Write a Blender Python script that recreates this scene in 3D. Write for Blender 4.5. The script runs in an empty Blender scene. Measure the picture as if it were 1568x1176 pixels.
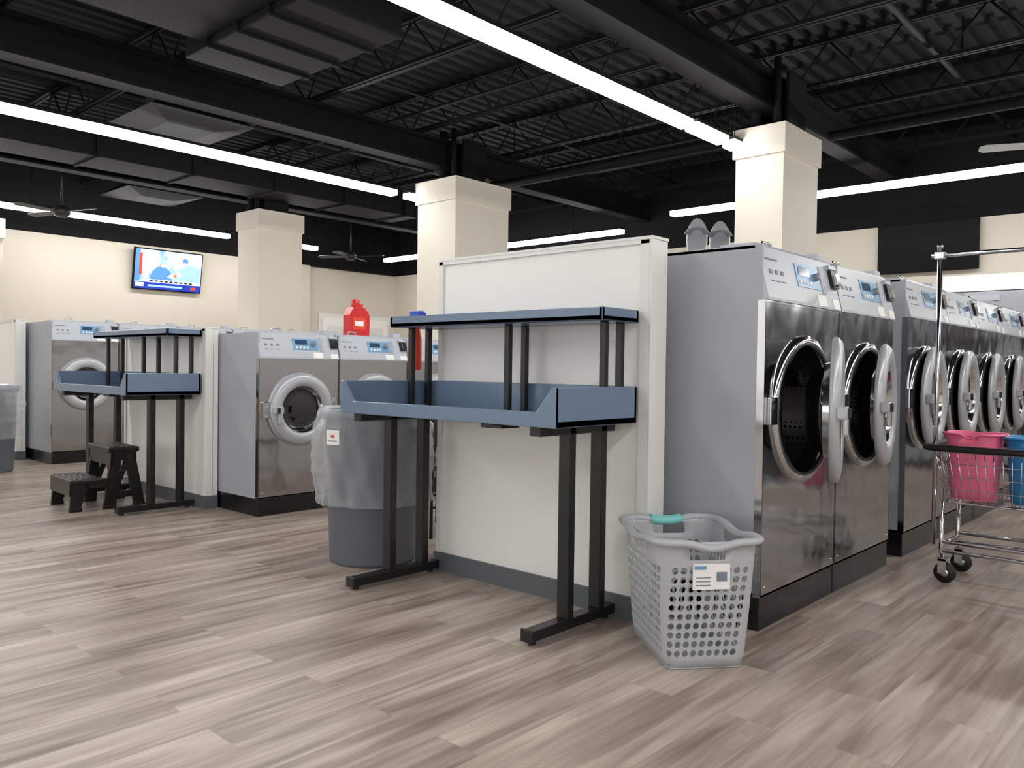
import bpy, bmesh, math, random
from mathutils import Matrix, Vector
random.seed(3)
S=bpy.context.scene
try:
    S.view_settings.view_transform='Standard'
except Exception: pass

# ---------------------------------------------------------------- materials
def srgb(c):
    return tuple(((v/255)/12.92 if v/255<=.04045 else ((v/255+.055)/1.055)**2.4) for v in c)
def nt(name):
    m=bpy.data.materials.new(name); m.use_nodes=True
    n=m.node_tree; b=n.nodes['Principled BSDF']
    return m,n,b
def mat(name,c,rough=.5,metal=0,emit=0,spec=.5,noise=0,nscale=(8,8,8),bump=0,coat=0):
    m,n,b=nt(name); col=srgb(c)
    b.inputs['Base Color'].default_value=(*col,1)
    b.inputs['Roughness'].default_value=rough
    b.inputs['Metallic'].default_value=metal
    b.inputs['Specular IOR Level'].default_value=spec
    if coat: b.inputs['Coat Weight'].default_value=coat; b.inputs['Coat Roughness'].default_value=.1
    if emit:
        b.inputs['Emission Color'].default_value=(*col,1); b.inputs['Emission Strength'].default_value=emit
    if noise or bump:
        tc=n.nodes.new('ShaderNodeTexCoord'); mp=n.nodes.new('ShaderNodeMapping')
        mp.inputs['Scale'].default_value=nscale
        nz=n.nodes.new('ShaderNodeTexNoise'); nz.inputs['Scale'].default_value=1; nz.inputs['Detail'].default_value=5
        n.links.new(tc.outputs['Object'],mp.inputs['Vector']); n.links.new(mp.outputs['Vector'],nz.inputs['Vector'])
        if noise:
            mx=n.nodes.new('ShaderNodeMix'); mx.data_type='RGBA'
            mx.inputs['A'].default_value=(*[v*(1-noise) for v in col],1)
            mx.inputs['B'].default_value=(*[min(1,v*(1+noise)) for v in col],1)
            n.links.new(nz.outputs['Fac'],mx.inputs['Factor']); n.links.new(mx.outputs['Result'],b.inputs['Base Color'])
        if bump:
            bp=n.nodes.new('ShaderNodeBump'); bp.inputs['Strength'].default_value=bump; bp.inputs['Distance'].default_value=.01
            n.links.new(nz.outputs['Fac'],bp.inputs['Height']); n.links.new(bp.outputs['Normal'],b.inputs['Normal'])
    return m
M_wall=mat('paint_cream',(210,203,191),.75,noise=.03,nscale=(2,2,2))
M_col=mat('paint_column',(228,221,209),.7,noise=.02,nscale=(2,2,2))
M_white=mat('paint_white',(240,239,236),.45,noise=.02,nscale=(3,3,3))
M_trimw=mat('trim_white',(226,226,225),.4)
M_black=mat('paint_black_ceiling',(18,19,21),.8,spec=.2,noise=.2,nscale=(1,1,1))
M_deck=mat('metal_deck_black',(34,36,38),.7,spec=.2,noise=.25,nscale=(.7,.7,.7))
M_steelblk=mat('joist_black',(20,21,24),.6,spec=.2)
M_duct=mat('duct_black',(15,16,18),.65,spec=.15,noise=.2,nscale=(3,3,3))
M_base=mat('baseboard_grey',(92,98,102),.5)
M_panel=mat('washer_side_grey',(165,169,177),.42,noise=.03,nscale=(2,2,2))
M_ctrl=mat('washer_control_grey',(182,188,198),.35)
M_ctrlb=mat('control_blue',(115,160,200),.3)
M_lcd=mat('control_lcd',(50,75,100),.15)
M_txt=mat('label_ink',(120,128,143),.5)
M_sticker=mat('sticker_white',(240,240,240),.5)
M_ring=mat('door_ring_grey',(176,179,185),.3,metal=.2)
M_chrome=mat('chrome',(205,205,208),.12,metal=1)
M_glass=mat('door_glass_dark',(14,15,18),.06,spec=.9)
M_rub=mat('black_rubber',(18,18,19),.5)
M_plinth=mat('washer_plinth_black',(20,20,22),.22)
M_blk=mat('powder_black',(18,18,20),.35)
M_blue=mat('laminate_blue',(108,127,152),.22,noise=.04,nscale=(3,3,3))
M_bed=mat('basket_grey_plastic',(176,179,184),.4)
M_teal=mat('teal_grip',(125,210,208),.45)
M_can=mat('bin_grey_plastic',(98,106,118),.45,noise=.05,nscale=(5,5,5))
M_red=mat('jug_red',(205,25,35),.3)
M_orange=mat('bottle_orange',(225,70,40),.3)
M_bluep=mat('nozzle_blue',(30,70,190),.3)
M_pink=mat('basket_pink',(240,115,152),.4)
M_cyan=mat('basket_blue',(40,130,190),.4)
M_stool=mat('stool_black_plastic',(15,15,16),.32,noise=.1,nscale=(20,20,20))
M_tvb=mat('tv_black',(7,7,9),.5,spec=.12)
M_slip=mat('slipper_grey',(140,140,145),.6)
M_fan=mat('fan_dark',(40,40,42),.4)
M_fanw=mat('fan_white',(215,215,215),.4)
M_em=mat('led_diffuser',(255,253,249),.4,emit=27)
M_em2=mat('led_valance',(255,255,250),.4,emit=5)

def steel():
    m,n,b=nt('brushed_stainless')
    b.inputs['Metallic'].default_value=1; b.inputs['Base Color'].default_value=(.43,.42,.43,1)
    tc=n.nodes.new('ShaderNodeTexCoord'); mp=n.nodes.new('ShaderNodeMapping'); mp.inputs['Scale'].default_value=(3,120,3)
    nz=n.nodes.new('ShaderNodeTexNoise'); nz.inputs['Scale'].default_value=1; nz.inputs['Detail'].default_value=3
    mr=n.nodes.new('ShaderNodeMapRange'); mr.inputs['To Min'].default_value=.07; mr.inputs['To Max'].default_value=.18
    L=n.links
    L.new(tc.outputs['Object'],mp.inputs['Vector']); L.new(mp.outputs['Vector'],nz.inputs['Vector'])
    L.new(nz.outputs['Fac'],mr.inputs['Value']); L.new(mr.outputs['Result'],b.inputs['Roughness'])
    m2=n.nodes.new('ShaderNodeMapping'); m2.inputs['Scale'].default_value=(2,2.5,2); L.new(tc.outputs['Object'],m2.inputs['Vector'])
    n2=n.nodes.new('ShaderNodeTexNoise'); n2.inputs['Scale'].default_value=1; L.new(m2.outputs['Vector'],n2.inputs['Vector'])
    bp=n.nodes.new('ShaderNodeBump'); bp.inputs['Strength'].default_value=.6; bp.inputs['Distance'].default_value=.025
    L.new(n2.outputs['Fac'],bp.inputs['Height']); L.new(bp.outputs['Normal'],b.inputs['Normal'])
    return m
M_steel=steel()
def drum():
    m,n,b=nt('perforated_drum')
    b.inputs['Metallic'].default_value=.9; b.inputs['Roughness'].default_value=.3
    tc=n.nodes.new('ShaderNodeTexCoord'); v=n.nodes.new('ShaderNodeTexVoronoi'); v.inputs['Scale'].default_value=38; v.inputs['Randomness'].default_value=0
    cr=n.nodes.new('ShaderNodeValToRGB'); cr.color_ramp.elements[0].position=.28; cr.color_ramp.elements[0].color=(.004,.004,.004,1)
    cr.color_ramp.elements[1].position=.34; cr.color_ramp.elements[1].color=(.3,.3,.3,1)
    n.links.new(tc.outputs['Object'],v.inputs['Vector']); n.links.new(v.outputs['Distance'],cr.inputs['Fac']); n.links.new(cr.outputs['Color'],b.inputs['Base Color'])
    return m
M_drum=drum()
def floor_mat():
    m,n,b=nt('vinyl_plank_floor'); L=n.links
    tc=n.nodes.new('ShaderNodeTexCoord'); mp=n.nodes.new('ShaderNodeMapping'); mp.inputs['Rotation'].default_value=(0,0,math.radians(90))
    L.new(tc.outputs['Object'],mp.inputs['Vector'])
    br=n.nodes.new('ShaderNodeTexBrick'); br.offset=.37; br.offset_frequency=2
    br.inputs['Scale'].default_value=1; br.inputs['Brick Width'].default_value=1.22; br.inputs['Row Height'].default_value=.18
    br.inputs['Mortar Size'].default_value=.001; br.inputs['Mortar Smooth'].default_value=.3; br.inputs['Bias'].default_value=0
    br.inputs['Color1'].default_value=(0,0,0,1); br.inputs['Color2'].default_value=(1,1,1,1); br.inputs['Mortar'].default_value=(.3,.3,.3,1)
    L.new(mp.outputs['Vector'],br.inputs['Vector'])
    sc=n.nodes.new('ShaderNodeVectorMath'); sc.operation='SCALE'; sc.inputs['Scale'].default_value=7
    L.new(br.outputs['Color'],sc.inputs[0])
    ad=n.nodes.new('ShaderNodeVectorMath'); ad.operation='ADD'
    L.new(mp.outputs['Vector'],ad.inputs[0]); L.new(sc.outputs['Vector'],ad.inputs[1])
    m2=n.nodes.new('ShaderNodeMapping'); m2.inputs['Scale'].default_value=(1.4,22,1); L.new(ad.outputs['Vector'],m2.inputs['Vector'])
    nz=n.nodes.new('ShaderNodeTexNoise'); nz.inputs['Scale'].default_value=1; nz.inputs['Detail'].default_value=5; nz.inputs['Roughness'].default_value=.55; nz.inputs['Distortion'].default_value=.6
    L.new(m2.outputs['Vector'],nz.inputs['Vector'])
    m3=n.nodes.new('ShaderNodeMapping'); m3.inputs['Scale'].default_value=(1.2,6,1); L.new(ad.outputs['Vector'],m3.inputs['Vector'])
    nz2=n.nodes.new('ShaderNodeTexNoise'); nz2.inputs['Scale'].default_value=1; nz2.inputs['Detail'].default_value=3
    L.new(m3.outputs['Vector'],nz2.inputs['Vector'])
    a1=n.nodes.new('ShaderNodeMath'); a1.operation='MULTIPLY_ADD'; a1.inputs[1].default_value=.5
    L.new(nz.outputs['Fac'],a1.inputs[0])
    a2=n.nodes.new('ShaderNodeMath'); a2.operation='MULTIPLY_ADD'; a2.inputs[1].default_value=.55; a2.inputs[2].default_value=-.06
    L.new(nz2.outputs['Fac'],a2.inputs[0]); L.new(a2.outputs[0],a1.inputs[2])
    a3=n.nodes.new('ShaderNodeMath'); a3.operation='MULTIPLY_ADD'; a3.inputs[1].default_value=.05
    L.new(br.outputs['Color'],a3.inputs[0]); L.new(a1.outputs[0],a3.inputs[2])
    cr=n.nodes.new('ShaderNodeValToRGB'); e=cr.color_ramp.elements
    e[0].position=.33; e[0].color=(*srgb((118,103,95)),1)
    e[1].position=.68; e[1].color=(*srgb((208,196,185)),1)
    k=e.new(.44); k.color=(*srgb((150,136,126)),1)
    k=e.new(.55); k.color=(*srgb((179,165,154)),1)
    L.new(a3.outputs[0],cr.inputs['Fac'])
    mx=n.nodes.new('ShaderNodeMix'); mx.data_type='RGBA'; mx.inputs['B'].default_value=(*srgb((105,94,86)),1)
    ml=n.nodes.new('ShaderNodeMath'); ml.operation='MULTIPLY'; ml.inputs[1].default_value=.4
    L.new(br.outputs['Fac'],ml.inputs[0]); L.new(ml.outputs[0],mx.inputs['Factor'])
    L.new(cr.outputs['Color'],mx.inputs['A']); L.new(mx.outputs['Result'],b.inputs['Base Color'])
    b.inputs['Roughness'].default_value=.33; b.inputs['Specular IOR Level'].default_value=.45
    bp=n.nodes.new('ShaderNodeBump'); bp.inputs['Strength'].default_value=.12; bp.inputs['Distance'].default_value=.003
    L.new(nz.outputs['Fac'],bp.inputs['Height']); L.new(bp.outputs['Normal'],b.inputs['Normal'])
    return m
M_floor=floor_mat()
def bag_mat():
    m,n,b=nt('clear_bin_liner'); L=n.links
    out=n.nodes['Material Output']
    b.inputs['Base Color'].default_value=(.88,.9,.94,1); b.inputs['Roughness'].default_value=.12
    tr=n.nodes.new('ShaderNodeBsdfTransparent'); mx=n.nodes.new('ShaderNodeMixShader')
    tr.inputs['Color'].default_value=(.94,.95,.97,1)
    tc=n.nodes.new('ShaderNodeTexCoord'); mp=n.nodes.new('ShaderNodeMapping'); mp.inputs['Scale'].default_value=(1,1,.5)
    mp.inputs['Rotation'].default_value=(.3,.2,0)
    L.new(tc.outputs['Object'],mp.inputs['Vector'])
    nz=n.nodes.new('ShaderNodeTexNoise'); nz.inputs['Scale'].default_value=9; nz.inputs['Detail'].default_value=3; nz.inputs['Distortion'].default_value=.3
    L.new(mp.outputs['Vector'],nz.inputs['Vector'])
    lw=n.nodes.new('ShaderNodeLayerWeight'); lw.inputs['Blend'].default_value=.3
    mr=n.nodes.new('ShaderNodeMapRange'); mr.inputs['From Min'].default_value=.35; mr.inputs['From Max'].default_value=.7; mr.inputs['To Min'].default_value=.10; mr.inputs['To Max'].default_value=.2
    L.new(nz.outputs['Fac'],mr.inputs['Value'])
    bp=n.nodes.new('ShaderNodeBump'); bp.inputs['Strength'].default_value=.6; bp.inputs['Distance'].default_value=.02
    L.new(nz.outputs['Fac'],bp.inputs['Height']); L.new(bp.outputs['Normal'],b.inputs['Normal'])
    ad=n.nodes.new('ShaderNodeMath'); ad.operation='MULTIPLY_ADD'; ad.inputs[1].default_value=.45; ad.use_clamp=True
    L.new(lw.outputs['Facing'],ad.inputs[0]); L.new(mr.outputs['Result'],ad.inputs[2]); L.new(ad.outputs[0],mx.inputs['Fac'])
    L.new(tr.outputs[0],mx.inputs[1]); L.new(b.outputs[0],mx.inputs[2]); L.new(mx.outputs[0],out.inputs['Surface'])
    return m
M_bag=bag_mat()

# ---------------------------------------------------------------- mesh builder
MX=Matrix(((0,0,1,0),(1,0,0,0),(0,1,0,0),(0,0,0,1)))  # local z -> world x
T=Matrix.Translation
class B:
    def __init__(s): s.bm=bmesh.new(); s.mats=[]
    def mi(s,m):
        if m not in s.mats: s.mats.append(m)
        return s.mats.index(m)
    def face(s,vs,m,smooth=False):
        try: f=s.bm.faces.new(vs)
        except ValueError: return None
        f.material_index=s.mi(m); f.smooth=smooth; return f
    def poly(s,pts,m,M=None,smooth=False):
        vs=[s.bm.verts.new((M@Vector(p)) if M else Vector(p)) for p in pts]
        return s.face(vs,m,smooth)
    def box(s,x0,x1,y0,y1,z0,z1,m,M=None,bev=0):
        P=[(x,y,z) for x in (x0,x1) for y in (y0,y1) for z in (z0,z1)]
        v=[s.bm.verts.new((M@Vector(p)) if M else Vector(p)) for p in P]
        fs=[]
        for q in ((0,1,3,2),(4,6,7,5),(0,4,5,1),(2,3,7,6),(0,2,6,4),(1,5,7,3)):
            fs.append(s.face([v[i] for i in q],m))
        if bev:
            ed=list({e for f in fs for e in f.edges})
            r=bmesh.ops.bevel(s.bm,geom=ed,offset=bev,segments=2,affect='EDGES',profile=.6,material=s.mi(m))
    def prism(s,pts,a0,a1,m,axis='y',M=None,smooth=False):
        def P(p,a):
            q={'y':(p[0],a,p[1]),'x':(a,p[0],p[1]),'z':(p[0],p[1],a)}[axis]
            return (M@Vector(q)) if M else Vector(q)
        A=[s.bm.verts.new(P(p,a0)) for p in pts]; C=[s.bm.verts.new(P(p,a1)) for p in pts]
        s.face(A,m); s.face(C[::-1],m); n=len(pts)
        for i in range(n): s.face([A[i],A[(i+1)%n],C[(i+1)%n],C[i]],m,smooth)
    def tube(s,pts,r,m,seg=10,closed=False,smooth=True,flat=None):
        pts=[Vector(p) for p in pts]; n=len(pts); rings=[]
        up=None
        for i,p in enumerate(pts):
            if closed: d=pts[(i+1)%n]-pts[i-1]
            else: d=pts[min(i+1,n-1)]-pts[max(i-1,0)]
            d.normalize()
            if up is None:
                up=Vector((0,0,1)) if abs(d.z)<.9 else Vector((1,0,0))
            a=up-d*up.dot(d)
            if a.length<1e-4: a=Vector((1,0,0))-d*d.x
            a.normalize(); b=d.cross(a); up=a
            rr=r[i] if isinstance(r,(list,tuple)) else r
            fy=flat if flat else 1
            rings.append([s.bm.verts.new(p+a*math.cos(t)*rr*fy+b*math.sin(t)*rr) for t in [2*math.pi*k/seg for k in range(seg)]])
        for i in range(n if closed else n-1):
            A,C=rings[i],rings[(i+1)%n]
            for k in range(seg): s.face([A[k],A[(k+1)%seg],C[(k+1)%seg],C[k]],m,smooth)
        if not closed:
            s.face(rings[0][::-1],m); s.face(rings[-1],m)
    def lathe(s,prof,M,m,seg=36,smooth=True,fn=None):
        rings=[]
        for r,h in prof:
            if r<1e-5: rings.append([s.bm.verts.new(M@Vector((0,0,h)))])
            else:
                rg=[]
                for k in range(seg):
                    t=2*math.pi*k/seg; rr=r
                    if fn: rr=fn(r,h,t)
                    rg.append(s.bm.verts.new(M@Vector((rr*math.cos(t),rr*math.sin(t),h))))
                rings.append(rg)
        for A,C in zip(rings,rings[1:]):
            for k in range(seg):
                a=[A[k%len(A)],A[(k+1)%len(A)]] if len(A)>1 else [A[0]]
                c=[C[(k+1)%len(C)],C[k%len(C)]] if len(C)>1 else [C[0]]
                s.face(a+c,m,smooth)
    def done(s,name,loc=(0,0,0),rot=0,bevel=0,doubles=False,solid=0,recalc=True):
        if doubles: bmesh.ops.remove_doubles(s.bm,verts=s.bm.verts,dist=1e-5)
        if recalc: bmesh.ops.recalc_face_normals(s.bm,faces=s.bm.faces)
        me=bpy.data.meshes.new(name); s.bm.to_mesh(me); s.bm.free()
        for m in s.mats: me.materials.append(m)
        return inst(name,me,loc,rot,bevel,solid)
def inst(name,me,loc=(0,0,0),rot=0,bevel=0,solid=0):
    o=bpy.data.objects.new(name,me); S.collection.objects.link(o)
    o.location=loc; o.rotation_euler=(0,0,rot)
    if solid:
        q=o.modifiers.new('solid','SOLIDIFY'); q.thickness=solid
    if bevel:
        q=o.modifiers.new('bev','BEVEL'); q.width=bevel; q.segments=2; q.limit_method='ANGLE'; q.angle_limit=math.radians(50)
    return o

# ---------------------------------------------------------------- room shell
XL,XR,YB,YF=-14.0,6.0,-6.0,11.7
ZC=4.45; ZW=3.13
b=B(); b.box(XL-.6,XR+.3,YB-.3,YF+.3,-.1,0,M_floor); b.done('floor')
b=B()
b.box(XL-.25,XL,YB,9.4,0,ZW,M_wall); b.box(XL-.4,XL-.15,9.4,YF,0,ZW,M_wall)
b.box(XL-.4,XL-.04,YB,YF,ZW,ZC,M_black); b.done('wall_left')
b=B(); b.box(XL-.4,XR,YF,YF+.2,0,ZW,M_wall); b.box(XL-.4,XR,YF+.02,YF+.2,ZW,ZC,M_black); b.done('wall_far')
b=B(); b.box(XR,XR+.2,YB,YF+.2,0,ZW,M_wall); b.box(XR,XR+.2,YB,YF+.2,ZW,ZC,M_black); b.done('wall_right')
b=B(); b.box(XL-.4,XR+.2,YB-.2,YB,0,.35,M_wall); b.box(XL-.4,XR+.2,YB-.2,YB,2.85,ZW,M_wall); b.box(XL-.4,XR+.2,YB-.2,YB,ZW,ZC,M_black)
b.box(XL-.4,-12.5,YB-.2,YB,.35,2.85,M_wall); b.box(4.8,XR+.2,YB-.2,YB,.35,2.85,M_wall); b.box(-4.3,-3.7,YB-.2,YB,.35,2.85,M_wall)  # unseen openings left in this wall so sky light fills the room
b.done('wall_back')
for (a,c) in ((-12.5,-4.3),(-3.7,4.8)):  # added window frames behind the camera, invented for fill light
    b=B(); n=4
    for i in range(n+1):
        x=a+(c-a)*i/n; b.box(max(a,x-.03),min(c,x+.03),YB-.14,YB-.06,.35,2.85,M_steelblk)
    b.box(a,c,YB-.14,YB-.06,.35,.41,M_steelblk); b.box(a,c,YB-.14,YB-.06,2.79,2.85,M_steelblk)
    b.done('fill_window_1' if a<-5 else 'fill_window_2')
b=B(); b.box(XL+.001,XL+.015,YB,9.4,0,.1,M_base); b.done('baseboard_left')
b=B(); b.box(XL-.15,XR,YF-.015,YF-.001,0,.1,M_base); b.done('baseboard_far')

# corrugated deck (ribs along Y)
b=B()
x=XL-.4; prev=None; pts=[]
while x<XR+.2:
    pts+=[(x,ZC),(x+.08,ZC),(x+.105,ZC+.045),(x+.155,ZC+.045)]; x+=.18
A=[b.bm.verts.new((p[0],YB-.2,p[1])) for p in pts]; C=[b.bm.verts.new((p[0],YF+.2,p[1])) for p in pts]
for i in range(len(pts)-1): b.face([A[i],A[i+1],C[i+1],C[i]],M_deck)
b.box(XL-.5,XR+.3,YB-.2,YF+.2,ZC+.06,ZC+.12,M_black)
b.done('ceiling')

# open web joists along X
b=B(); z0,z1=3.98,ZC-.02
b.box(XL,XR,-.045,-.01,z1-.04,z1,M_steelblk); b.box(XL,XR,.01,.045,z1-.04,z1,M_steelblk)
b.box(XL,XR,-.04,-.012,z0,z0+.035,M_steelblk); b.box(XL,XR,.012,.04,z0,z0+.035,M_steelblk)
x=XL; k=0
while x<XR-.4:
    a,c=(z0+.02,z1-.02) if k%2==0 else (z1-.02,z0+.02)
    b.tube([(x,0,a),(x+.35,0,c)],.011,M_steelblk,6); x+=.35;k+=1
o=b.done('ceiling_joist',loc=(0,YB+.6,0)); me=o.data
y=YB+2.1
while y<YF:
    inst('ceiling_joist',me,(0,y,0)); y+=1.5
# girders along Y
b=B()
b.box(-.11,.11,YB,YF,3.62,3.65,M_black); b.box(-.012,.012,YB,YF,3.65,3.93,M_black); b.box(-.11,.11,YB,YF,3.93,3.97,M_black)
o=b.done('ceiling_girder',loc=(-3.5,0,0)); me=o.data
for xx in (-7.6,-11.5,.6,4.4): inst('ceiling_girder',me,(xx,0,0))

# columns
def column(x0,x1,y0,y1,H):
    b=B()
    b.box(x0,x1,y0,y1,0,H-.28,M_col); b.box(x0-.025,x1+.025,y0-.025,y1+.025,H-.28,H,M_col,bev=.006)
    cx,cy=(x0+x1)/2,(y0+y1)/2
    b.box(cx-.19,cx-.16,cy-.2,cy+.2,H,3.98,M_black); b.box(cx+.16,cx+.19,cy-.2,cy+.2,H,3.98,M_black); b.box(cx-.16,cx+.16,cy-.012,cy+.012,H,3.98,M_black)
    b.tube([(cx-.1,cy-.28,H),(cx-.1,cy-.28,4.1)],.05,M_black); b.tube([(cx+.12,cy-.3,H),(cx+.12,cy-.3,4.1)],.035,M_black)
    b.box(x0,x1,y0-.012,y0,0,.1,M_base); b.box(x1,x1+.012,y0-.012,y1,0,.1,M_base)
    b.done('column')
column(-3.72,-3.24,7.31,8.12,3.45)
column(-7.86,-7.17,6.87,7.82,3.45)
column(-11.58,-10.98,6.47,7.22,3.45)
column(-13.6,-13.0,3.0,3.68,3.12)

# ---------------------------------------------------------------- LED strips
def strip(x0,x1,y0,y1,z=3.3):
    b=B(); b.box(x0,x1,y0,y1,z-.045,z+.02,M_em)
    b.box(x0-.004,x1+.004,y0-.004,y1+.004,z+.02,z+.05,M_steelblk)
    L=max(x1-x0,y1-y0); nseg=max(2,int(L/2.4)+1)
    for i in range(nseg):
        f=(i+.5)/nseg
        if x1-x0>y1-y0: p=(x0+(x1-x0)*f,(y0+y1)/2)
        else: p=((x0+x1)/2,y0+(y1-y0)*f)
        b.tube([(p[0],p[1],z+.04),(p[0],p[1],3.97)],.005,M_steelblk,5)
    b.done('led_strip_light')
w=.062
strip(-3.7-w,-3.7+w,-5,6.35); strip(-3.7-w,-3.7+w,6.42,7.0); strip(-3.7-w,-3.7+w,7.12,7.27)
strip(-7.95-w,-7.95+w,-5,6.55); strip(-7.95-w,-7.95+w,6.75,8.0)
strip(-12.85-w,-12.85+w,-5,7.0); strip(-12.85-w,-12.85+w,7.3,8.75)
strip(.9-w,.9+w,-5,7.0); strip(4.2-w,4.2+w,-5,7.0)
strip(-5.95,4.5,9.85-w,9.85+w); strip(-13.1,-7.3,10.6-w,10.6+w)

# ---------------------------------------------------------------- ducts, pipes, fans
b=B(); b.box(-6.6,-4.9,3.2,4.1,3.66,3.96,M_duct,bev=.01); b.box(-6.3,-5.2,2.0,3.2,3.72,3.95,M_duct,bev=.01)
for xx in (-6.2,-5.75,-5.3): b.box(xx-.015,xx+.015,3.17,4.13,3.64,3.97,M_duct)
b.done('air_duct')
b=B(); b.box(-11.0,-10.3,0,9,3.6,3.95,M_duct,bev=.01)
for i in range(8): b.box(-11.03,-10.27,i*1.2+.3,i*1.2+.33,3.58,3.97,M_duct)
b.done('air_duct')
def diffuser(x,y,z,s=.55,m=M_duct):
    b=B(); q=s*.45
    top=[(x-s*.6,y-s*.6,z+.22),(x+s*.6,y-s*.6,z+.22),(x+s*.6,y+s*.6,z+.22),(x-s*.6,y+s*.6,z+.22)]
    mid=[(x-s,y-s,z+.06),(x+s,y-s,z+.06),(x+s,y+s,z+.06),(x-s,y+s,z+.06)]
    bot=[(x-q,y-q,z),(x+q,y-q,z),(x+q,y+q,z),(x-q,y+q,z)]
    for P,Q in ((top,mid),(mid,bot)):
        for i in range(4): b.poly([P[i],P[(i+1)%4],Q[(i+1)%4],Q[i]],m)
    b.poly(bot,m); b.box(x-.25,x+.25,y-.25,y+.25,z+.2,3.98,m)
    b.done('air_diffuser')
M_diff=mat('diffuser_grey',(52,54,57),.5,spec=.3)
diffuser(-8.35,4.0,3.55,m=M_diff); diffuser(-12.2,5.4,3.55); diffuser(-1.0,5.6,3.72)
b=B(); b.tube([(-7.6,7.95,3.56),(-3.75,7.95,3.56)],.06,M_duct,14); b.tube([(-3.2,8.3,3.52),(5.5,8.3,3.52)],.05,M_duct,12)
for xx in (-7.2,-5.5,-4.0,-2,0,2): b.tube([(xx,7.95 if xx<-3.4 else 8.3,3.56),(xx,7.95 if xx<-3.4 else 8.3,4.4)],.008,M_duct,6)
b.done('ceiling_pipe')
for (yy,zz,r) in ((1.6,4.03,.022),(5.2,4.03,.03),(6.2,4.03,.02),(9.1,4.03,.025)):
    b=B(); b.tube([(XL,yy,zz),(XR,yy,zz)],r,M_steelblk,8); b.done('ceiling_conduit')
for (xx,zz,r) in ((-5.0,4.1,.022),(-2.2,4.1,.03),(-9.3,4.1,.03),(-6.8,4.1,.02)):
    b=B(); b.tube([(xx,YB,zz),(xx,YF,zz)],r,M_steelblk,8); b.done('ceiling_conduit')
def fan(x,y,z,m,rot,r=.65):
    b=B(); b.tube([(0,0,z),(0,0,4.0)],.014,m,8)
    b.lathe([(0,z-.09),(.07,z-.085),(.11,z-.04),(.11,z+.02),(.06,z+.06),(0,z+.07)],Matrix(),m,20)
    for k in range(4):
        R=Matrix.Rotation(rot+k*math.pi/2,4,'Z')@T((0,0,z-.02))@Matrix.Rotation(.2,4,'X')
        b.prism([(.09,-.03),(.2,-.06),(r-.04,-.07),(r,-.03),(r,.04),(r-.05,.07),(.2,.05),(.09,.03)],-.004,.004,m,'z',M=R)
    b.done('ceiling_fan',loc=(x,y,0))
fan(-12.0,4.1,3.18,M_fan,.3); fan(-12.4,9.2,3.18,M_fan,.5); fan(-1.25,8.6,3.2,M_fanw,.35)

# ---------------------------------------------------------------- bulkheads (half walls at row ends)
def bulkhead(x0,x1,y0,y1,H):
    b=B(); b.box(x0,x1,y0,y1,0,H,M_white)
    t=.012
    b.box(x0,x0+.035,y0-t,y0,.1,H,M_trimw,bev=.003); b.box(x1-.05,x1,y0-t,y0,.1,H,M_trimw,bev=.003)
    b.box(x0,x1,y0-t,y0,H-.02,H,M_trimw)
    b.box(x1,x1+t,y0-t,y0+.05,.0,H+.0,M_trimw,bev=.003); b.box(x1,x1+t*.6,y0+.055,y1,0.0,H,M_trimw)
    b.box(x0-t,x1+t*1.3,y0-t*1.5,y1,0,.1,M_base)
    b.box(x0-.005,x1+.014,y0-.014,y1,H,H+.012,M_trimw)
    b.done('half_wall')
bulkhead(-3.315,-1.955,3.067,3.19,1.70)
bulkhead(-7.42,-5.95,3.067,3.16,1.395)
bulkhead(-11.9,-10.35,3.067,3.16,1.59)
b=B(); b.box(-3.3,-2.62,3.2,9.6,0,1.5,M_white); b.done('half_wall')
b=B(); b.box(-7.4,-6.45,3.17,9.0,0,1.3,M_white); b.done('half_wall')
b=B(); b.box(-11.8,-10.75,3.17,9.0,0,1.45,M_white); b.done('half_wall')

# ---------------------------------------------------------------- washing machines
def plate_hole(b,y0,y1,z0,z1,x,cy,cz,r,m,seg=40):
    an=[2*math.pi*k/seg for k in range(seg)]
    for yy,zz in ((y0,z0),(y0,z1),(y1,z0),(y1,z1)): an.append(math.atan2(zz-cz,yy-cy)%(2*math.pi))
    an=sorted(set(an)); I=[];O=[]
    for a in an:
        c,s_=math.cos(a),math.sin(a)
        ks=[]
        if c>1e-9: ks.append((y1-cy)/c)
        if c<-1e-9: ks.append((y0-cy)/c)
        if s_>1e-9: ks.append((z1-cz)/s_)
        if s_<-1e-9: ks.append((z0-cz)/s_)
        k=min(ks)
        I.append(b.bm.verts.new((x,cy+c*r,cz+s_*r))); O.append(b.bm.verts.new((x,cy+c*k,cz+s_*k)))
    n=len(an)
    for i in range(n): b.face([I[i],I[(i+1)%n],O[(i+1)%n],O[i]],m)
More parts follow.
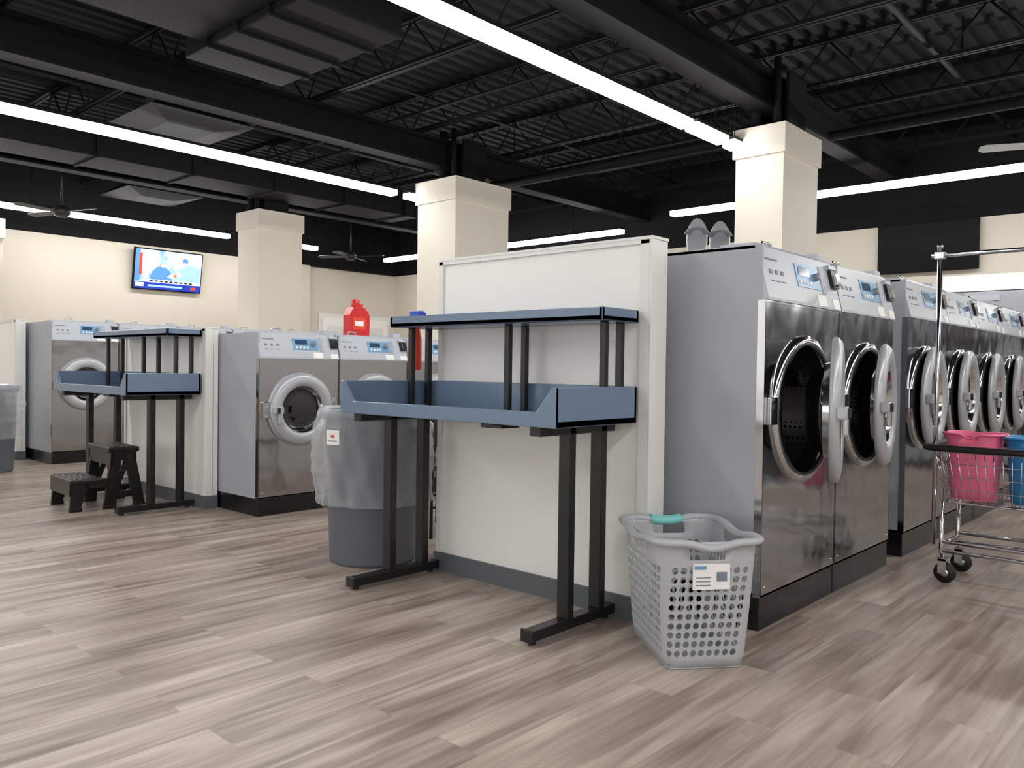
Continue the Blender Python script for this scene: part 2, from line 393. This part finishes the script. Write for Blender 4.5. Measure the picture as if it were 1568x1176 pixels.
def washer_mesh(W,D,H,hb,ph,cy,cz,R,open_deg,big):
    b=B(); g=.004; Hp=H-ph
    b.box(-D+.05,-.006,g,W-g,0,hb,M_plinth,bev=.004)
    b.box(-D,-.02,g,g+.015,hb,H-.012,M_panel); b.box(-D,-.02,W-g-.015,W-g,hb,H-.012,M_panel)
    b.box(-D,-D+.015,g,W-g,hb,H-.012,M_panel); b.box(-D,-.02,g,W-g,hb,hb+.015,M_panel)
    b.box(-D,-.05,g,W-g,H-.03,H-.01,M_panel,bev=.004)
    plate_hole(b,g,W-g,hb,Hp,0,cy,cz,R*.86,M_steel)
    b.box(-.035,0,g-.002,g+.004,hb,Hp,M_steel); b.box(-.035,0,W-g-.004,W-g+.002,hb,Hp,M_steel)
    b.box(-.035,0,g,W-g,hb-.001,hb+.01,M_steel); b.box(-.03,.004,g,W-g,Hp-.012,Hp,M_steel)
    # drum
    Mc=T((0,cy,cz))@MX
    b.lathe([(R*.86,.0),(R*.83,-.05),(R*.80,-.06)],Mc,M_rub)
    b.lathe([(R*.80,-.06),(R*.92,-.10),(R*.92,-.5)],Mc,M_drum,48); b.lathe([(R*.92,-.5),(R*.3,-.52),(0,-.5)],Mc,M_drum,48)
    for k in range(3):
        a=2*math.pi*k/3+.5; Mr=Mc@Matrix.Rotation(a,4,'Z')
        b.prism([(R*.93,-.05),(R*.93,.05),(R*.74,.02),(R*.74,-.02)],-.48,-.12,M_chrome,'z',M=Mr)
    # surround ring on the body
    b.lathe([(R*1.02,.0),(R*1.02,.012),(R*.9,.03),(R*.86,.012),(R*.86,-.01)],Mc,M_chrome if big else M_ring,48)
    # door
    hy=cy+R+.005
    Md=T((.018,hy,cz))@Matrix.Rotation(math.radians(open_deg),4,'Z')@T((0,cy-hy,0))@MX
    b.lathe([(R*.62,-.0),(R*.97,-.0),(R,.008),(R*.99,.024),(R*.93,.042),(R*.80,.05),(R*.68,.04),(R*.62,.015),(R*.62,-.0)],Md,M_ring,48)
    b.lathe([(R*.63,.028),(R*.58,.0),(R*.52,-.02)],Md,M_chrome,48)
    b.lathe([(R*.63,.012),(R*.55,-.008),(R*.40,.0),(0,.008)],Md,M_glass,48)
    b.lathe([(R*.66,-.0),(R*.64,-.03)],Md,M_chrome,48)
    b.lathe([(R*.62,-.0),(R*.55,-.08),(R*.35,-.11),(0,-.12)],Md,M_glass,48)
    Dm=Md@MX.inverted()
    b.box(-.015,.04,R*.9,R+.015,-.1,-.04,M_chrome,M=Dm,bev=.006); b.box(-.015,.04,R*.9,R+.015,.04,.1,M_chrome,M=Dm,bev=.006)
    b.box(.03,.075,-R*.98,-R*.70,-.028,.028,M_ring,M=Dm,bev=.01)
    b.box(.055,.08,-R*.86,-R*.74,-.10,.03,M_chrome if big else M_ring,M=Dm,bev=.01)
    b.box(.045,.09,-R*.92,-R*.84,-.022,.022,M_blk,M=Dm,bev=.006)
    b.box(0,.02,cy-R-.05,cy-R*.9,cz-.06,cz+.06,M_chrome,bev=.004)
    # control console
    p0=Vector((.012,Hp)); p1=Vector((-.045,H-.012))
    b.prism([(-.22,Hp),(p0.x,p0.y),(p0.x,p0.y+.012),(p1.x,p1.y),(p1.x-.012,H),(-.22,H)],g+.002,W-g-.002,M_ctrl)
    up=Vector((p1.x-p0.x,0,p1.y-p0.y)); Ls=up.length; up.normalize(); nrm=Vector((up.z,0,-up.x))
    Mp=Matrix(((nrm.x,0,up.x,p0.x),(0,1,0,0),(nrm.z,0,up.z,p0.y),(0,0,0,1)))
    e=.004
    def pb(y0,y1,z0,z1,m,t=e): b.box(-.002,t,y0*W,y1*W,z0*Ls,z1*Ls,m,M=Mp)
    pb(.06,.20,.76,.79,M_txt); 
    for i in range(3):
        pb(.08+.07*i,.11+.07*i,.50,.58,M_txt,.0045)
        pb(.08+.07*i,.125+.07*i,.36,.38,M_txt,.0045)
    pb(.42,.74,.36,.82,M_ctrlb,.005)
    pb(.45,.60,.58,.76,M_lcd,.007)
    for i in range(4): pb(.45+.045*i,.475+.045*i,.42,.50,M_sticker,.008)
    b.lathe([(.02,.0),(.018,.025),(0,.027)],Mp@T((0,.67*W,.6*Ls))@MX,M_txt,16)
    pb(.76,.80,.3,.86,M_panel,.006)
    pb(.66,.78,.03,.26,M_sticker,.006); pb(.88,.98,.02,.22,M_sticker,.006)
    pb(.90,.99,.45,.82,M_blk,.02); pb(.915,.975,.5,.72,M_chrome,.035); pb(.885,.995,.84,.93,M_ctrl,.02)
    b.box(-.42,-.10,W*.2,W*.85,H-.012,H+.006,M_ctrl,bev=.004)
    b.tube([(-.12,W*.25,H),(-.12,W*.25,H+.03),(-.12,W*.35,H+.03),(-.12,W*.35,H)],.007,M_chrome,8)
    b.box(-.14,-.07,W*.86,W*.97,H-.005,H+.035,M_ctrl,bev=.006)
    for yy in (.04,W-.04): b.lathe([(.006,0),(.005,.004),(0,.005)],T((0,yy,hb+.04))@MX,M_chrome,10)
    return b
o=washer_mesh(.842,1.0,1.68,.145,.25,.42,.95,.335,18.5,True).done('washing_machine',loc=(-1.53,3.30,0))
o=washer_mesh(.845,1.0,1.68,.145,.25,.41,.95,.33,11,True).done('washing_machine',loc=(-1.53,4.145,0))
o=washer_mesh(.87,1.0,1.71,.145,.245,.37,.97,.325,4,True).done('washing_machine',loc=(-1.53,5.27,0)); me=o.data
for i in range(1,5): inst('washing_machine',me,(-1.53,5.27+.87*i,0))
o=washer_mesh(.71,1.0,1.37,.13,.20,.355,.785,.275,0,False).done('washing_machine',loc=(-5.37,3.17,0)); me=o.data
for i in range(1,7): inst('washing_machine',me,(-5.37,3.17+.712*i,0))
o=washer_mesh(.71,1.0,1.58,.13,.22,.355,.88,.29,0,False).done('washing_machine',loc=(-9.65,3.2,0)); me=o.data
for i in range(1,7): inst('washing_machine',me,(-9.65,3.2+.712*i,0))

# dryers on far wall
b=B(); 
b.box(0,.86,0,.85,.1,2.1,M_panel,bev=.006); b.box(.03,.83,.05,.85,0,.1,M_plinth)
for zc in (.62,1.62):
    Md=T((.43,0,zc))@Matrix.Rotation(math.pi/2,4,'X')
    b.lathe([(.34,0),(.34,.03),(.3,.045),(.26,.035),(.25,.01)],Md,M_blk,40)
    b.lathe([(.25,.015),(.15,.03),(0,.035)],Md,M_glass,40)
    b.box(.08,.12,-.05,0,zc-.06,zc+.06,M_chrome,bev=.008)
    b.box(.25,.61,-.008,0,zc+.37,zc+.44,M_ctrl)
o=b.done('tumble_dryer',loc=(-2.75,10.8,0)); me=o.data
for i in range(1,7): inst('tumble_dryer',me,(-2.75+.88*i,10.8,0))
b=B(); b.box(-2.75,3.4,10.8,11.69,2.11,2.30,M_trimw); b.box(-2.73,3.38,10.785,10.8,2.14,2.28,M_em2); b.done('light_valance')

# door in left wall
b=B(); xw=XL-.15
b.box(xw,xw+.03,9.7,11.55,0,2.2,M_trimw); 
for (a,c) in ((9.78,10.6),(10.63,11.47)):
    b.box(xw+.03,xw+.05,a,c,.01,2.12,M_white,bev=.004)
    b.box(xw+.05,xw+.06,a+.12,c-.12,.2,.95,M_trimw,bev=.004); b.box(xw+.05,xw+.06,a+.12,c-.12,1.1,1.95,M_trimw,bev=.004)
b.tube([(xw+.05,10.55,1.0),(xw+.11,10.55,1.0)],.02,M_chrome); b.done('door_1')

# ---------------------------------------------------------------- TVs
def em(n_,c,s): return mat(n_,c,.4,emit=s)
def grad_screen():
    m,n,b=nt('screen_studio_blur'); L=n.links
    tc=n.nodes.new('ShaderNodeTexCoord'); nz=n.nodes.new('ShaderNodeTexNoise'); nz.inputs['Scale'].default_value=3.2; nz.inputs['Detail'].default_value=2
    L.new(tc.outputs['Object'],nz.inputs['Vector'])
    cr=n.nodes.new('ShaderNodeValToRGB'); e=cr.color_ramp.elements
    e[0].position=.35; e[0].color=(*srgb((110,150,200)),1); e[1].position=.6; e[1].color=(*srgb((225,232,240)),1)
    L.new(nz.outputs['Fac'],cr.inputs['Fac']); L.new(cr.outputs['Color'],b.inputs['Base Color']); L.new(cr.outputs['Color'],b.inputs['Emission Color']); b.inputs['Emission Strength'].default_value=.55
    return m
e_bg=grad_screen(); e_blue=em('screen_blue',(20,50,160),.6); e_dk=em('screen_navy',(15,25,80),.4)
e_teal=em('screen_scrub',(80,135,190),.5); e_teal2=em('screen_scrub_pale',(150,190,222),.5); e_w=em('screen_white',(225,230,238),.5); e_red=em('screen_red',(200,60,45),.6); e_sk=em('screen_skin',(176,130,108),.5)
b=B(); W,Hh=1.2,.70
b.box(-.05,0,-W/2,W/2,-Hh/2,Hh/2,M_tvb,bev=.008)
def sb(y0,y1,z0,z1,m,t): b.box(0,t,-W/2+.02+y0*(W-.04),-W/2+.02+y1*(W-.04),-Hh/2+.02+z0*(Hh-.04),-Hh/2+.02+z1*(Hh-.04),m)
sb(0,1,0,1,e_bg,.002); sb(.0,.07,.2,1,e_teal,.003); sb(.06,.10,.35,.9,e_red,.0035); sb(.12,.2,.3,.8,e_w,.0032)
sb(0,1,0,.17,e_blue,.004); sb(.2,.95,.17,.25,e_w,.005); sb(.2,.72,.06,.11,e_teal2,.005); sb(.02,.14,.05,.15,e_w,.006); sb(.85,.93,.04,.12,e_red,.006)
for k in range(9): sb(.22+.075*k,.27+.075*k,.19,.23,e_dk,.006)
def blob(y,z,pts,m,t):
    b.poly([(t,-W/2+.02+(y+p[0])*(W-.04),-Hh/2+.02+(z+p[1])*(Hh-.04)) for p in pts],m)
circ=lambda rx,rz:[(rx*math.cos(a*math.pi/9),rz*math.sin(a*math.pi/9)) for a in range(18)]
blob(.36,.25,[(-.14,0),(.2,0),(.22,.12),(.15,.25),(.06,.36),(-.04,.33),(-.11,.2)],e_teal,.0045); blob(.40,.66,circ(.042,.09),e_sk,.005); blob(.395,.72,circ(.046,.065),e_teal2,.0055); blob(.41,.62,circ(.034,.045),e_w,.006)
blob(.76,.25,[(-.2,0),(.22,0),(.22,.35),(.1,.45),(-.02,.42),(-.12,.28)],e_teal2,.0044); blob(.74,.74,circ(.045,.09),e_sk,.005); blob(.74,.80,circ(.048,.06),e_teal,.0055); blob(.735,.70,circ(.036,.045),e_w,.006)
blob(.57,.42,[(-.1,-.1),(.02,-.12),(.12,-.02),(.1,.06),(-.02,.03)],e_w,.0062); blob(.6,.38,circ(.03,.05),e_sk,.0066)
b.box(-.12,-.05,-.1,.1,-.1,.1,M_blk)
o=b.done('television',loc=(-13.86,6.45,2.72)); o.rotation_euler=(0,math.radians(9),0)
b=B(); b.box(-3.78,-2.55,11.60,11.65,2.47,3.12,M_tvb,bev=.006); b.box(-3.3,-3.0,11.64,11.695,2.7,2.9,M_blk); b.done('television')

# ---------------------------------------------------------------- folding tables
b=B(); X0,X1,Y0,Y1=-3.40,-2.0,2.47,3.04; zb=.885; zt=1.048
b.box(X0,X1,Y0,Y1,zb,zb+.03,M_blue)
b.box(X0,X0+.022,Y0,Y1,zb,zt,M_blue); b.box(X1-.022,X1,Y0,Y1,zb,zt,M_blue); b.box(X0,X1,Y1-.022,Y1,zb,zt,M_blue)
b.prism([(X0,zb),(X1,zb),(X1,zt),(X1-.02,zt),(X1-.10,zb+.062),(X0+.10,zb+.062),(X0+.02,zt),(X0,zt)],Y0-.001,Y0+.02,M_blue)
b.box(X0+.02,X1,2.77,3.045,1.328,1.352,M_blue); 
b.box(X0+.02,X1,2.77,2.79,1.328,1.385,M_blue); b.box(X1-.02,X1,2.77,3.045,1.328,1.385,M_blue); b.box(X0+.02,X0+.04,2.77,3.045,1.328,1.385,M_blue); b.box(X0+.02,X1,3.025,3.045,1.328,1.385,M_blue)
for fx in (-3.3,-2.13):
    b.box(fx-.03,fx+.03,2.47,3.04,.018,.062,M_blk)
    for yy in (2.5,3.0): b.lathe([(0,0),(.018,0),(.016,.018),(0,.018)],T((fx,yy,0)),M_blk,12)
    b.box(fx-.032,fx+.032,2.462,2.475,.014,.066,M_blk); 
    for yy in (2.715,2.94): b.box(fx-.03,fx+.03,yy-.022,yy+.022,.06,zb,M_blk)
    b.box(fx-.03,fx+.03,2.5,3.02,zb-.04,zb,M_blk)
for fx in (-3.32,-2.62,-2.06):
    for yy in (2.87,2.99): b.box(fx-.016,fx+.016,yy-.014,yy+.014,zb+.03,1.328,M_blk)
b.box(-2.42,-2.3,2.48,2.6,zb-.018,zb,M_blk)
b.box(-3.3,-2.13,2.9,2.93,zb-.035,zb,M_blk)
o=b.done('folding_table',bevel=.004)
inst('folding_table',o.data,(-3.98,0,0),bevel=.004)

# ---------------------------------------------------------------- baskets
def basket(name,loc,rot,tx,ty,bx,by,H,m,ncol=44,nrow=10,zlo=.04,zhi=.40,handles=True,rim=.018,holes=True,r0=.055,r1=.075,cornerholes=False):
    b=B()
    def per(s,z):
        f=z/H; hx=bx+(tx-bx)*f**.8; hy=by+(ty-by)*f**.8; r=r0+(r1-r0)*f
        segs=[2*(hy-r),math.pi*r/2,2*(hx-r),math.pi*r/2]*2
        L=sum(segs); d=(s%1)*L
        cs=[(hx-r,hy-r,0),(-(hx-r),hy-r,math.pi/2),(-(hx-r),-(hy-r),math.pi),(hx-r,-(hy-r),1.5*math.pi)]
        st=[(hx,-(hy-r),0,1),(hx-r,hy,-1,0),(-hx,hy-r,0,-1),(-(hx-r),-hy,1,0)]
        for k in range(4):
            a=segs[2*k]
            if d<=a: return Vector((st[k][0]+st[k][2]*d,st[k][1]+st[k][3]*d,z)),False,(k,d/a)
            d-=a; a=segs[2*k+1]
            if d<=a:
                an=cs[k][2]+d/a*math.pi/2
                return Vector((cs[k][0]+r*math.cos(an),cs[k][1]+r*math.sin(an),z)),True,(k,d/a)
            d-=a
        return Vector((hx,-(hy-r),z)),False,(0,0)
    P=lambda s,z:per(s,z)[0]
    dz=(zhi-zlo)/nrow
    def quad(s0,s1,z0,z1):
        b.poly([P(s0,z0),P(s1,z0),P(s1,z1),P(s0,z1)],m,smooth=True)
    for i in range(ncol):
        s0,s1=i/ncol,(i+1)/ncol
        quad(s0,s1,0.0,zlo)
        _,cor,(k_,f_)=per((s0+s1)/2,H/2)
        if cornerholes and cor and abs(f_-.5)>.22: cor=False
        for j in range(nrow):
            z0,z1=zlo+j*dz,zlo+(j+1)*dz
            if not holes or cor: quad(s0,s1,z0,z1); continue
            I=[];O=[]
            N=12
            for k in range(N):
                a=2*math.pi*k/N+math.pi/4; c,s_=math.cos(a),math.sin(a); kk=.5/max(abs(c),abs(s_))
                O.append(b.bm.verts.new(P(s0+(s1-s0)*(.5+c*kk),z0+dz*(.5+s_*kk))))
                I.append(b.bm.verts.new(P(s0+(s1-s0)*(.5+c*.37),z0+dz*(.5+s_*.37))))
            for k in range(N): b.face([I[k],I[(k+1)%N],O[(k+1)%N],O[k]],m,False)
        _,c_,(k,f)=per((s0+s1)/2,H)
        n2=4
        for q in range(n2):
            z0=zhi+(H-zhi)*q/n2; z1=zhi+(H-zhi)*(q+1)/n2
            if handles and (not c_) and .22<f<.78 and q in (1,2): continue
            quad(s0,s1,z0,z1)
    b.poly([P(i/ncol,.004) for i in range(ncol)],m)
    o=b.done(name,loc=loc,rot=rot,doubles=True,solid=.004)
    b2=B(); b2.bm.from_mesh(o.data); b2.mats=[m]
    n=64; pts=[]
    for i in range(n):
        p,c_,(k,f)=per(i/n,H); zz=H
        if handles:
            dip=0 if c_ else .022*math.sin(math.pi*min(1,max(0,(f-.05)/.9)))**2
            zz=H-dip
        q=Vector((p.x,p.y,0)); q=q*(1+.012/max(.1,q.length)); pts.append((q.x,q.y,zz))
    b2.tube(pts,rim,m,8,closed=True,flat=.75)
    return o,b2,per,P
def finish(o,b2,nexist=1):
    bmesh.ops.recalc_face_normals(b2.bm,faces=b2.bm.faces)
    for m in b2.mats[nexist:]: o.data.materials.append(m)
    b2.bm.to_mesh(o.data); b2.bm.free(); o.data.update()
ang=math.atan2(.64,-.77)
rot=ang-math.pi/2
o,b2,per,P=basket('laundry_basket',(-1.655,2.895,0),rot,.20,.255,.15,.225,.485,M_bed,ncol=48,nrow=10,zlo=.045,zhi=.395,rim=.02,r0=.03,r1=.07,cornerholes=True)
b2.tube([(-.07,.268,.478),(-.03,.270,.470),(.03,.270,.470),(.07,.268,.478)],.026,M_teal,12,flat=.8)
yl=-.2555
b2.box(-.072,.072,yl-.006,yl-.002,.31,.405,M_sticker); b2.box(-.066,-.02,yl-.008,yl-.005,.385,.398,M_ctrlb); b2.box(.02,.06,yl-.008,yl-.005,.34,.375,M_txt)
for k in range(3): b2.box(-.06,-.005,yl-.008,yl-.005,.325+.014*k,.328+.014*k,M_txt)
finish(o,b2)

# ---------------------------------------------------------------- laundry cart with hanging rail
b=B(); cx0,cx1,cy0,cy1=-1.25,-.30,4.74,5.2
def rrect(x0,x1,y0,y1,z,r=.07,n=5):
    out=[]
    for (cx,cy,a0) in ((x1-r,y1-r,0),(x0+r,y1-r,90),(x0+r,y0+r,180),(x1-r,y0+r,270)):
        for k in range(n+1):
            a=math.radians(a0+90*k/n); out.append((cx+r*math.cos(a),cy+r*math.sin(a),z))
    return out
zr=.725
b.tube(rrect(cx0-.03,cx1+.03,cy0-.03,cy1+.03,zr+.005),.018,M_rub,8,closed=True)
b.tube(rrect(cx0,cx1,cy0,cy1,zr-.01),.009,M_chrome,8,closed=True)
b.tube(rrect(cx0+.06,cx1-.06,cy0+.04,cy1-.04,.44),.008,M_chrome,8,closed=True)
top=rrect(cx0,cx1,cy0,cy1,zr-.01,n=3); bot=rrect(cx0+.06,cx1-.06,cy0+.04,cy1-.04,.44,n=3)
def perim(lst,n):
    P=[Vector(p) for p in lst]; L=[(P[(i+1)%len(P)]-P[i]).length for i in range(len(P))]; tot=sum(L); out=[]
    for k in range(n):
        d=tot*k/n; i=0
        while d>L[i]: d-=L[i]; i+=1
        out.append(P[i].lerp(P[(i+1)%len(P)],d/L[i]))
    return out
N=64; pt=perim(top,N); pb_=perim(bot,N)
for i in range(N): b.tube([pt[i],pb_[i]],.0025,M_chrome,5)
for f in (.25,.5,.75): b.tube([pt[i].lerp(pb_[i],f) for i in range(0,N,2)],.0025,M_chrome,5,closed=True)
for k in range(1,16):
    xx=cx0+.06+(cx1-cx0-.12)*k/16; b.tube([(xx,cy0+.04,.44),(xx,cy1-.04,.44)],.0025,M_chrome,5)
for yy in (cy0+.06,cy1-.06):
    b.tube([(cx0+.05,yy,.44),(cx0+.05,yy,.2),(cx0+.05,yy,.13)],.012,M_chrome,10); b.tube([(cx1-.05,yy,.44),(cx1-.05,yy,.13)],.012,M_chrome,10)
    for z_ in (.22,.17): b.tube([(cx0+.05,yy,z_),(cx1-.05,yy,z_)],.011,M_chrome,8)
    for xx in (cx0+.05,cx1-.05):
        b.lathe([(.0,-.014),(.05,-.014),(.055,-.008),(.055,.008),(.05,.014),(0,.014)],T((xx+.02,yy,.055))@Matrix.Rotation(math.pi/2,4,'X'),M_rub,20)
        b.lathe([(.0,-.017),(.02,-.017),(.02,.017),(0,.017)],T((xx+.02,yy,.055))@Matrix.Rotation(math.pi/2,4,'X'),M_chrome,12)
        b.box(xx-.01,xx+.03,yy-.024,yy-.019,.05,.13,M_chrome); b.box(xx-.01,xx+.03,yy+.019,yy+.024,.05,.13,M_chrome); b.box(xx-.015,xx+.035,yy-.024,yy+.024,.118,.135,M_chrome)
for xx in (cx0+.05,cx1-.05): b.tube([(xx,cy0+.06,.2),(xx,cy1-.06,.2)],.011,M_chrome,8)
ym=cy0+.06
b.tube([(cx0+.01,ym,.2),(cx0+.01,ym,1.80)],.012,M_chrome,10); b.tube([(cx1+.005,ym,.2),(cx1+.005,ym,1.80)],.012,M_chrome,10)
b.tube([(cx0-.03,ym,1.76),(cx1+.05,ym,1.76)],.012,M_chrome,10); b.box(cx0-.015,cx0+.035,ym-.018,ym+.018,1.74,1.78,M_chrome,bev=.004)
b.lathe([(0,1.80),(.016,1.80),(.016,1.815),(0,1.82)],T((cx0+.01,ym,0)),M_chrome,10)
b.done('laundry_cart')
def tub(name,x,y,m,rt=.2,rb=.16,H=.37,z=.447,rot=0):
    o,b2,per,P=basket(name,(x,y,z),rot,rt,rt*.9,rb,rb*.9,H,m,ncol=40,nrow=7,zlo=.05,zhi=.30,rim=.009,holes=False,r0=.07,r1=.08)
    finish(o,b2)
tub('laundry_basket',-1.085,4.96,M_pink,rt=.132,rb=.105,H=.355)
tub('laundry_basket',-.795,4.97,M_cyan,rt=.135,rb=.11,H=.345)

# ---------------------------------------------------------------- trash cans
def trash(x,y,R=.285,H=.87,tag=False):
    b=B()
    b.lathe([(0,.0),(R*.84,0),(R*.87,.02),(R*.98,H-.06),(R*1.04,H-.05),(R*1.05,H),(R*.99,H),(R*.96,H-.03),(R*.84,.05),(0,.04)],Matrix(),M_can,48)
    rnd=[random.uniform(0,6.28) for _ in range(8)]
    def fn(r,h,t):
        f=max(0,min(1,(H-h)/.5)); amp=.006+.014*f
        return r+amp*(math.sin(5*t+rnd[0]+h*7)*.6+math.sin(11*t+rnd[1]-h*10)*.35+math.sin(19*t+rnd[2]+h*13)*.22)
    prof=[(R*.8,H-.35),(R*.93,H-.03),(R*1.07,H+.014)]
    n=24
    for i in range(n+1):
        f=i/n; h=H+.005-f*(H-.34); prof.append((R*(1.09+.12*math.sin(min(1,f*1.2)*math.pi)+.05*f)+.004*math.sin(i*1.7),h))
    b.lathe(prof,Matrix(),M_bag,140,fn=fn)
    if tag:
        dr=Vector((-x,-y,0)).normalized(); a=math.atan2(dr.y,dr.x)-.68
        Mt=Matrix.Rotation(a,4,'Z')@T((.352,0,.73))
        b.box(-.002,.001,-.045,.045,-.04,.04,M_sticker,M=Mt); b.box(0,.003,-.012,.012,.0,.014,M_orange,M=Mt); b.box(0,.003,-.03,.03,-.022,-.016,M_txt,M=Mt)
    b.done('trash_can',loc=(x,y,0))
trash(-3.76,2.97,tag=True)
trash(-9.45,2.52)

# chair in the aisle behind the bin
b=B()
for sx in (-.19,.19):
    for sy in (-.18,.18):
        b.tube([(sx*1.08,sy*1.08,0),(sx*.95,sy*.95,.44)],.012,M_blk,8)
    b.tube([(sx*.95,.17,.44),(sx*.95,.22,.82)],.012,M_blk,8)
b.box(-.21,.21,-.2,.2,.44,.475,M_blk,bev=.012); b.box(-.2,.2,.195,.225,.6,.84,M_blk,bev=.012)
b.tube([(-.2,-.19,.2),(.2,-.19,.2)],.008,M_blk,6); b.tube([(-.2,.19,.2),(.2,.19,.2)],.008,M_blk,6)
b.done('chair',loc=(-4.12,3.78,0),rot=-math.pi/2)

# ---------------------------------------------------------------- step stool (ascends +Y)
b=B()
w0,w1=-.24,.24
for sx in (w0,w1-.03):
    b.prism([(0.0,0),(.07,0),(.14,.20),(.16,.235),(.02,.235)],sx,sx+.03,M_stool,'x')
    b.prism([(.24,0),(.33,0),(.36,.40),(.36,.46),(.30,.46)],sx,sx+.03,M_stool,'x')
    b.prism([(.47,0),(.55,0),(.46,.46),(.38,.46)],sx,sx+.03,M_stool,'x')
    b.prism([(.10,.17),(.27,.17),(.29,.235),(.1,.235)],sx,sx+.03,M_stool,'x')
    b.prism([(.30,.08),(.49,.08),(.48,.13),(.31,.13)],sx+.005,sx+.025,M_stool,'x')
    b.prism([(.30,.13),(.345,.13),(.46,.43),(.42,.43)],sx+.006,sx+.024,M_stool,'x')
    for yy in (.0,.24,.46): b.box(sx-.005,sx+.035,yy,yy+.09,0,.03,M_stool,bev=.005)
b.box(w0-.01,w1+.01,-.0,.24,.205,.24,M_stool,bev=.01); b.box(w0-.01,w1+.01,.27,.50,.43,.47,M_stool,bev=.01)
b.box(w0,w1,.0,.02,.12,.21,M_stool); b.box(w0,w1,.29,.31,.33,.44,M_stool); b.box(w0,w1,.46,.48,.34,.44,M_stool)
for i in range(6):
    b.box(w0+.02,w1-.02,.02+i*.034,.034+i*.034,.24,.244,M_blk); b.box(w0+.02,w1-.02,.29+i*.033,.303+i*.033,.47,.474,M_blk)
b.done('step_stool',loc=(-6.7,2.28,0),rot=-.06)

# ---------------------------------------------------------------- bottles
b=B()
b.prism([(-.10,0),(.10,0),(.105,.02),(.105,.15),(.09,.2),(.03,.245),(-.02,.25),(-.06,.235),(-.10,.17)],-.045,.045,M_red,'x')
b.lathe([(.03,0),(.034,.003),(.034,.05),(.028,.055),(0,.056)],T((0,-.01,.245)),M_red,20)
b.tube([(0,.095,.05),(0,.125,.08),(0,.125,.17),(0,.07,.235)],.014,M_red,10)
b.box(.0455,.047,-.07,.06,.05,.15,M_orange); b.box(.047,.048,-.05,.04,.08,.12,M_sticker)
b.box(-.02,.02,.02,.06,.245,.27,M_red,bev=.01)
b.done('detergent_jug',loc=(-5.56,4.19,1.377),bevel=.012)
def spray(x,y,z,mb,mh,rot):
    b=B(); k=1.3
    b.lathe([(0,0),(.034,0),(.038,.01),(.038,.13*k),(.030,.17*k),(.014,.2*k),(.014,.225*k),(0,.225*k)],Matrix(),mb,24)
    h=.218*k
    b.box(-.016,.016,-.058,.03,h,h+.045,mh,bev=.006); b.box(-.01,.01,-.08,-.055,h+.015,h+.035,mh,bev=.003); b.box(-.008,.008,-.046,-.036,h-.05,h+.005,mh,bev=.004)
    b.done('spray_bottle',loc=(x,y,z),rot=rot)
spray(-3.445,3.0,1.103,M_orange,M_bluep,math.pi/2)
def slip(x,y,rz):
    pts=[(math.cos(a)*.05*(1+.15*math.sin(a)),.13+math.sin(a)*.13) for a in [2*math.pi*k/24 for k in range(24)]]
    b=B(); Mr=Matrix.Rotation(-.25,4,'X')
    b.prism(pts,-.012,.012,M_slip,'y',M=Mr); b.prism([(p[0]*1.1,.13+(p[1]-.13)*1.05) for p in pts],.012,.02,M_sticker,'y',M=Mr)
    b.tube([(-.05,-.01,.16),(-.03,-.05,.18),(0,-.06,.185),(.03,-.05,.18),(.05,-.01,.16)],.02,M_slip,8,flat=.4)
    b.done('slipper',loc=(x,y,1.685),rot=rz,bevel=.004)
slip(-2.175,3.85,.5); slip(-2.12,4.0,.5)

# ---------------------------------------------------------------- world + camera
wd=bpy.data.worlds.new('world'); S.world=wd; wd.use_nodes=True
wd.node_tree.nodes['Background'].inputs['Color'].default_value=(1,.985,.96,1); wd.node_tree.nodes['Background'].inputs['Strength'].default_value=2.0  # sky level sets the fill coming through the added rear openings
cam=bpy.data.cameras.new('camera'); co=bpy.data.objects.new('camera',cam); S.collection.objects.link(co)
cam.sensor_width=36; cam.lens=28.56; cam.clip_end=60
R=Matrix.Rotation(math.radians(42.1),4,'Z')@Matrix.Rotation(math.radians(90-1.1),4,'X')@Matrix.Rotation(math.radians(.8),4,'Z')
co.matrix_world=T((0,0,1.12))@R
S.camera=co
